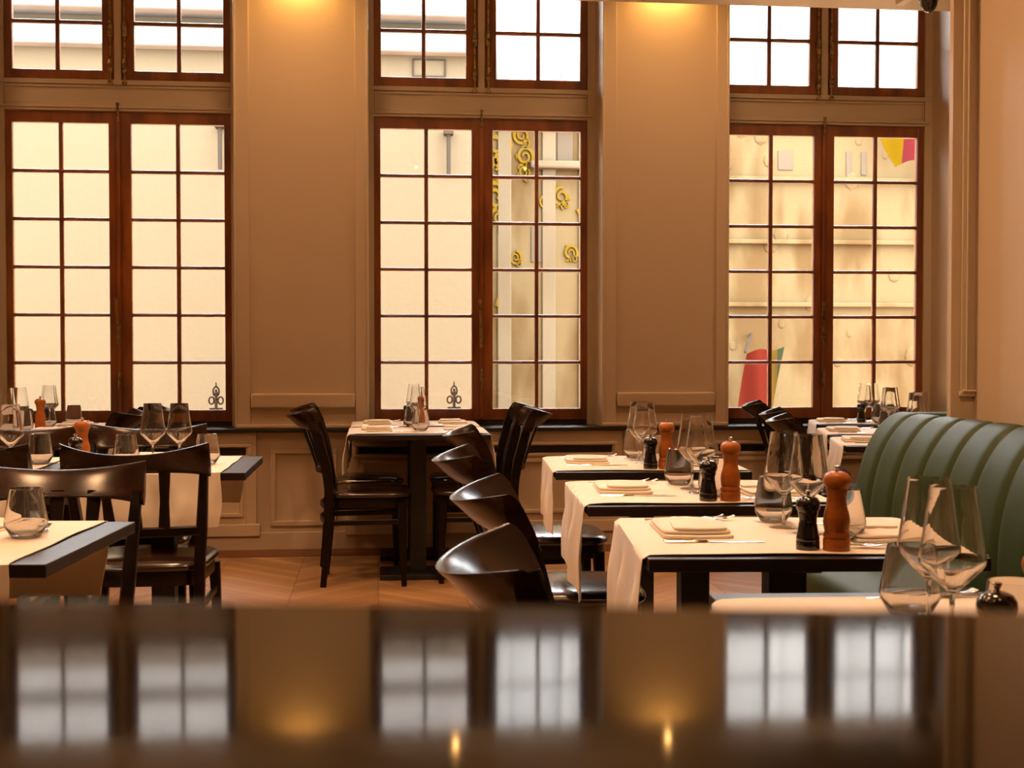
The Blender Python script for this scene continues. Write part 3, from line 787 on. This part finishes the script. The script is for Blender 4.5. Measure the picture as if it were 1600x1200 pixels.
def make_spot():
    r = empty('spotlight'); tag(r, cat='spotlight')
    MB().lathe([(.020, 0), (.028, 0), (.028, .07), (.0, .08), (0, .075), (.020, .06)], 20).build('lamp_housing', M['brass'], r)
    MB().lathe([(0, -.022), (.008, -.020), (.013, -.010), (.013, .0), (.010, .012), (0, .02)], 16).build('bulb', M['bulb'], r, smooth=70)
    MB().box(-.006, .006, .0, .075, .04, .05).build('arm', M['brass'], r)
    return r
for x, l in ((.322, 'left one'), (1.229, 'right one')):
    place('spot', make_spot, (x, 5.325, 2.712), 0, 'tiny brass spotlight on the beam above the tables, ' + l, 'beam spotlights')
def make_down():
    r = empty('added_downlight'); tag(r, cat='added ceiling lamp')
    MB().lathe([(.05, -.01), (.075, -.01), (.075, 0), (.05, 0)], 24).build('trim_ring', M['brass'], r)
    MB().lathe([(0, -.002), (.05, -.004), (.05, 0), (0, 0)], 24).build('bulb', M['bulb'], r)
    return r
DL = [(-2.4, .3), (-.8, .3), (.9, .3), (-2.4, 2.4), (-.8, 2.4), (.9, 2.4), (-2.4, 4.3), (-.8, 4.3), (.9, 4.3), (-2.65, 6.85), (-.45, 6.85), (1.75, 6.85), (3.3, 6.3)]  # added out-of-view lamps, giving tables and window wall a warm wash
for i, (x, y) in enumerate(DL):
    place('down', make_down, (x, y, TOP), 0, 'round unseen ceiling lamp added to light the dining room', 'added unseen ceiling lamps')
    lamp_point('added_downlight_lamp', (x, y, TOP-.06), (26 if y < 1 else (120 if (x < 0 and y < 3) else 215)) if y < 5 else 84, .22, WARM, 'SPOT', 0, 125, blend=.8)

# ------------------------------------------------------------------ the street outside
MB().box(-30, 30, WY+.45, 40, -.35, -.15).build('ground_street', M['street'], kind='structure', smooth=0)
def stone(name, c1, c2, sc=(.6, .6, .25), lo=.35, hi=.7):
    return mat(name, c1, .9, spec=0, noise=(sc, c2, 6, lo, hi), bump=((12, 12, 12), .3, .01))
M['plasterA'] = stone('pale_cream_facade_plaster', (.062, .0485, .0305), (.066, .0515, .0325))
M['cornice'] = stone('grey_slate_roof', (.120, .110, .103), (.150, .138, .128), (2.5, 2.5, 8))
M['stoneB'] = stone('stained_limestone', (.066, .047, .0235), (.046, .028, .0120), (2.2, 2.2, .7), .46, .62)
M['stoneW'] = stone('white_limestone', (.075, .058, .037), (.056, .040, .023), (1.2, 1.2, .6), .5, .8)
A = empty('plain_building', (-6, 13.5, -.15)); tag(A, 'plain cream plastered building across the street with grey eaves', 'building')
def pa(mb, name, m, **k): o = mb.build(name, m, None, **k); o.parent = A; o.matrix_parent_inverse = Matrix.Translation((6, -13.5, .15)); return o
pa(MB().box(-16, 1.14, 13.5, 15.9, -.15, 5.0), 'wall', M['plasterA'], smooth=0)
mb = MB(); mb.box(-16, 1.10, 13.30, 13.51, 4.27, 4.50, .03); pa(mb, 'cornice', M['cornice'])
mb = MB(); mb.box(-16, 1.2, 13.15, 13.51, 4.60, 5.05, .03); mb.box(-16, 1.2, 13.4, 15.95, 5.0, 5.12, .03); pa(mb, 'roof_eave', M['cornice'])
mb = MB()
for x, z0, z1 in ((-1.60, 3.05, 3.50), (.745, 3.03, 3.47)):
    mb.sweep([(x, 13.42, z1), (x, 13.42, z0)], (.022, .022), n=10, rnd=True, up=(0, 1, 0)); mb.box(x-.05, x+.05, 13.36, 13.50, z1-.03, z1+.02, .01)
pa(mb, 'downpipe', M['iron_grey'])
mb = MB(); moulding(mb, .37, .72, 4.05, 4.24, 13.5, .015, .02); pa(mb, 'lamp_bracket', M['iron_grey'])
Bo = empty('ornate_building', (5, 16, -.15)); tag(Bo, 'ornate limestone guild house with gilded reliefs seen through the right windows', 'building')
def pb(mb, name, m, **k): o = mb.build(name, m, None, **k); o.parent = Bo; o.matrix_parent_inverse = Matrix.Translation((-5, -16, .15)); return o
pb(MB().box(1.24, 13, 16, 18, -.15, 4.05), 'wall', M['stoneB'], smooth=0)
mb = MB()
for x in (1.50, 2.06, 2.52, 3.2): mb.box(x, x+.17, 15.965, 16.0, -.15, 4.05, .012)
mb.box(1.25, 3.5, 15.82, 16, 4.05, 4.25, .03); mb.box(1.9, 3.2, 15.84, 16.0, 3.46, 3.56, .03)
pb(mb, 'pilaster', M['stoneW'])
M['stoneU'] = stone('limestone_painted_daylight', (.18, .176, .168), (.13, .126, .12), (.9, .9, .5), .45, .75)  # strong daylight on the upper storey is put into this paler colour
mb = MB(); mb.box(1.24, 13, 16.02, 18, 4.05, 6.3); mb.box(1.24, 13, 15.9, 16.03, 4.05, 4.14, .02)
for x in (1.5, 2.3, 3.2, 4.1, 5.0, 5.9, 6.8): mb.box(x, x+.14, 15.92, 16.03, 4.14, 6.2, .03)
pb(mb, 'upper_storey', M['stoneU'])
mb = MB()
rnd = random.Random(3)
def scroll(x, z, r, a0, turn):
    pts = []; n = 26
    for k in range(n+1):
        t = k/n; a = a0 + turn*t*2*math.pi; q = r*(1-.78*t)
        pts.append((x+q*math.cos(a), 15.985, z+q*math.sin(a)*1.15))
    mb.sweep(pts, [(r*.20*(1-.45*k/n), .018) for k in range(n+1)], up=(0, 1, 0))
for x, z, r in ((1.47, 3.74, .20), (1.50, 3.42, .13), (1.47, 3.12, .16), (1.52, 2.86, .12), (1.80, 3.88, .10), (1.84, 3.62, .11), (1.83, 3.42, .08), (2.30, 3.12, .11), (2.10, 3.05, .08), (2.70, 3.04, .19), (2.72, 2.70, .14), (1.56, 1.80, .09), (1.72, 2.35, .08), (2.42, 2.42, .09)):
    scroll(x, z, r, rnd.uniform(0, 6), 1.6*rnd.choice((-1, 1))); scroll(x+r*.5, z-r*.9, r*.55, rnd.uniform(0, 6), 1.3*rnd.choice((-1, 1)))
    for q in range(3):
        a = rnd.uniform(0, 6.28)
        mb.lathe([(0, -.35*r), (.16*r, -.2*r), (.20*r, .05*r), (.1*r, .3*r), (0, .4*r)], 12, mtx=Matrix.Translation((x+r*.9*math.cos(a), 15.985, z+r*1.1*math.sin(a))) @ Matrix.Rotation(a, 4, 'Y') @ Matrix.Scale(.4, 4, (0, 1, 0)))
pb(mb, 'gilded_relief', M['gold'])
for x0, x1, z0, z1 in ((2.25, 2.45, 3.55, 4.0), (1.92, 2.05, 2.3, 2.75), (5.1, 5.3, 3.5, 3.75), (6.0, 6.08, 3.45, 3.75), (6.2, 6.28, 3.45, 3.75)):
    mb = MB(); mb.box(x0, x1, 15.985, 16.01, z0, z1, .01); pb(mb, 'window', M['dark_glass'])
rnd = random.Random(5); mb = MB()
for k in range(34):
    x = rnd.uniform(3.9, 7.4); z = rnd.uniform(1.0, 4.2); s_ = rnd.uniform(.05, .15)
    mb.lathe([(0, -s_), (.6*s_, -.6*s_), (s_*.8, 0), (.6*s_, .6*s_), (0, s_)], 10, mtx=Matrix.Translation((x, 16.0, z)) @ Matrix.Scale(.35, 4, (0, 1, 0)))
for z in (2.55, 3.35, 1.75): mb.box(3.6, 8, 15.90, 16.0, z, z+.06, .015)
pb(mb, 'carved_relief', M['stoneB'])
def flag_mat(name, stops, axis):
    m = bpy.data.materials.new(name); m.use_nodes = True; nt = m.node_tree; b = nt.nodes['Principled BSDF']
    tc = nt.nodes.new('ShaderNodeTexCoord'); sp = nt.nodes.new('ShaderNodeSeparateXYZ'); rp = nt.nodes.new('ShaderNodeValToRGB')
    nt.links.new(tc.outputs['Generated'], sp.inputs[0]); nt.links.new(sp.outputs[axis], rp.inputs[0]); nt.links.new(rp.outputs[0], b.inputs['Base Color'])
    rp.color_ramp.interpolation = 'CONSTANT'
    while len(rp.color_ramp.elements) < len(stops): rp.color_ramp.elements.new(.5)
    for e, (p, c) in zip(rp.color_ramp.elements, stops): e.position = p; e.color = (*c, 1)
    b.inputs['Roughness'].default_value = .8; b.inputs['Specular IOR Level'].default_value = 0; return m
def flag(name, org, ux, uz, wave, m, lab, pole):
    r = empty(name, org); tag(r, lab, 'flag')
    def fn(u, v):
        p = Vector(ux)*u + Vector(uz)*v; p.y += wave*math.sin(u*7+v*3); p.z += .03*math.sin(u*6); return p
    MB().grid(fn, 24, 14, thick=.004).build('cloth', m, r)
    mb = MB(); mb.sweep(pole, (.018, .018), n=10, rnd=True, up=(0, 1, 0)); mb.build('flag_pole', M['iron_grey'], r); return r
fm1 = flag_mat('yellow_red_blue_flag_cloth', [(0, (.046, .027, .001)), (.38, (.036, .005, .006)), (.66, (.009, .011, .040))], 0)
flag('flag', (6.20, 15.45, 3.92), (.62, 0, .16), (.28, .1, -.42), .05, fm1, 'blurred yellow, red and blue flag outside the right window', [(-.02, 0, .06), (.72, .0, .24), (1.5, .52, .42)])
fm2 = flag_mat('red_yellow_green_banner_cloth', [(0, (.036, .005, .003)), (.72, (.034, .020, .004)), (.88, (.012, .016, .008))], 0)
flag('flag', (4.36, 15.3, .2), (.46, 0, .10), (.16, .05, .95), .06, fm2, 'blurred red hanging banner low outside the right window', [(.12, .0, .97), (.40, .70, 1.2)])
def make_finial():
    r = empty('railing_finial'); tag(r, cat='railing finial')
    mb = MB()
    mb.lathe([(0, 0), (.010, 0), (.010, .10), (.016, .105), (.010, .112), (.006, .13), (0, .13)], 12)
    lp = lambda cx, cz, rx, rz, a0=0: mb.sweep([(cx+rx*math.sin(2*math.pi*k/16), 0, cz-rz*math.cos(2*math.pi*k/16)) for k in range(17)], (.0058, .0058), n=8, rnd=True, up=(0, 1, 0))
    lp(0, .115, .020, .032); lp(-.030, .055, .017, .024); lp(.030, .055, .017, .024)
    mb.lathe([(0, .145), (.009, .15), (.004, .163), (.006, .170), (0, .182)], 10)
    mb.box(-.045, .045, -.01, .01, -.02, .006, .003); mb.box(-.008, .008, -.008, .008, -.5, -.01); mb.build('ironwork', M['iron_grey'], r)
    return r
for x, l in ((-1.072, 'left'), (.518, 'middle')):
    place('fin', make_finial, (x, 8.7, .795), 0, 'grey wrought iron finial outside the lower right of the %s window' % l if l == 'left' else 'grey wrought iron finial outside the lower left of the middle window', 'wrought iron railing finials')
mb = MB(); mb.box(-4, 6, 8.68, 8.72, .27, .30)
for x in (-3.9, -2.3, -1.072, .518, 2.1, 3.7, 5.3): mb.box(x-.012, x+.012, 8.69, 8.71, -.15, .28)
tag(mb.build('iron_railing', M['iron_grey'], smooth=0), 'low grey iron railing outside below the windows', 'railing')
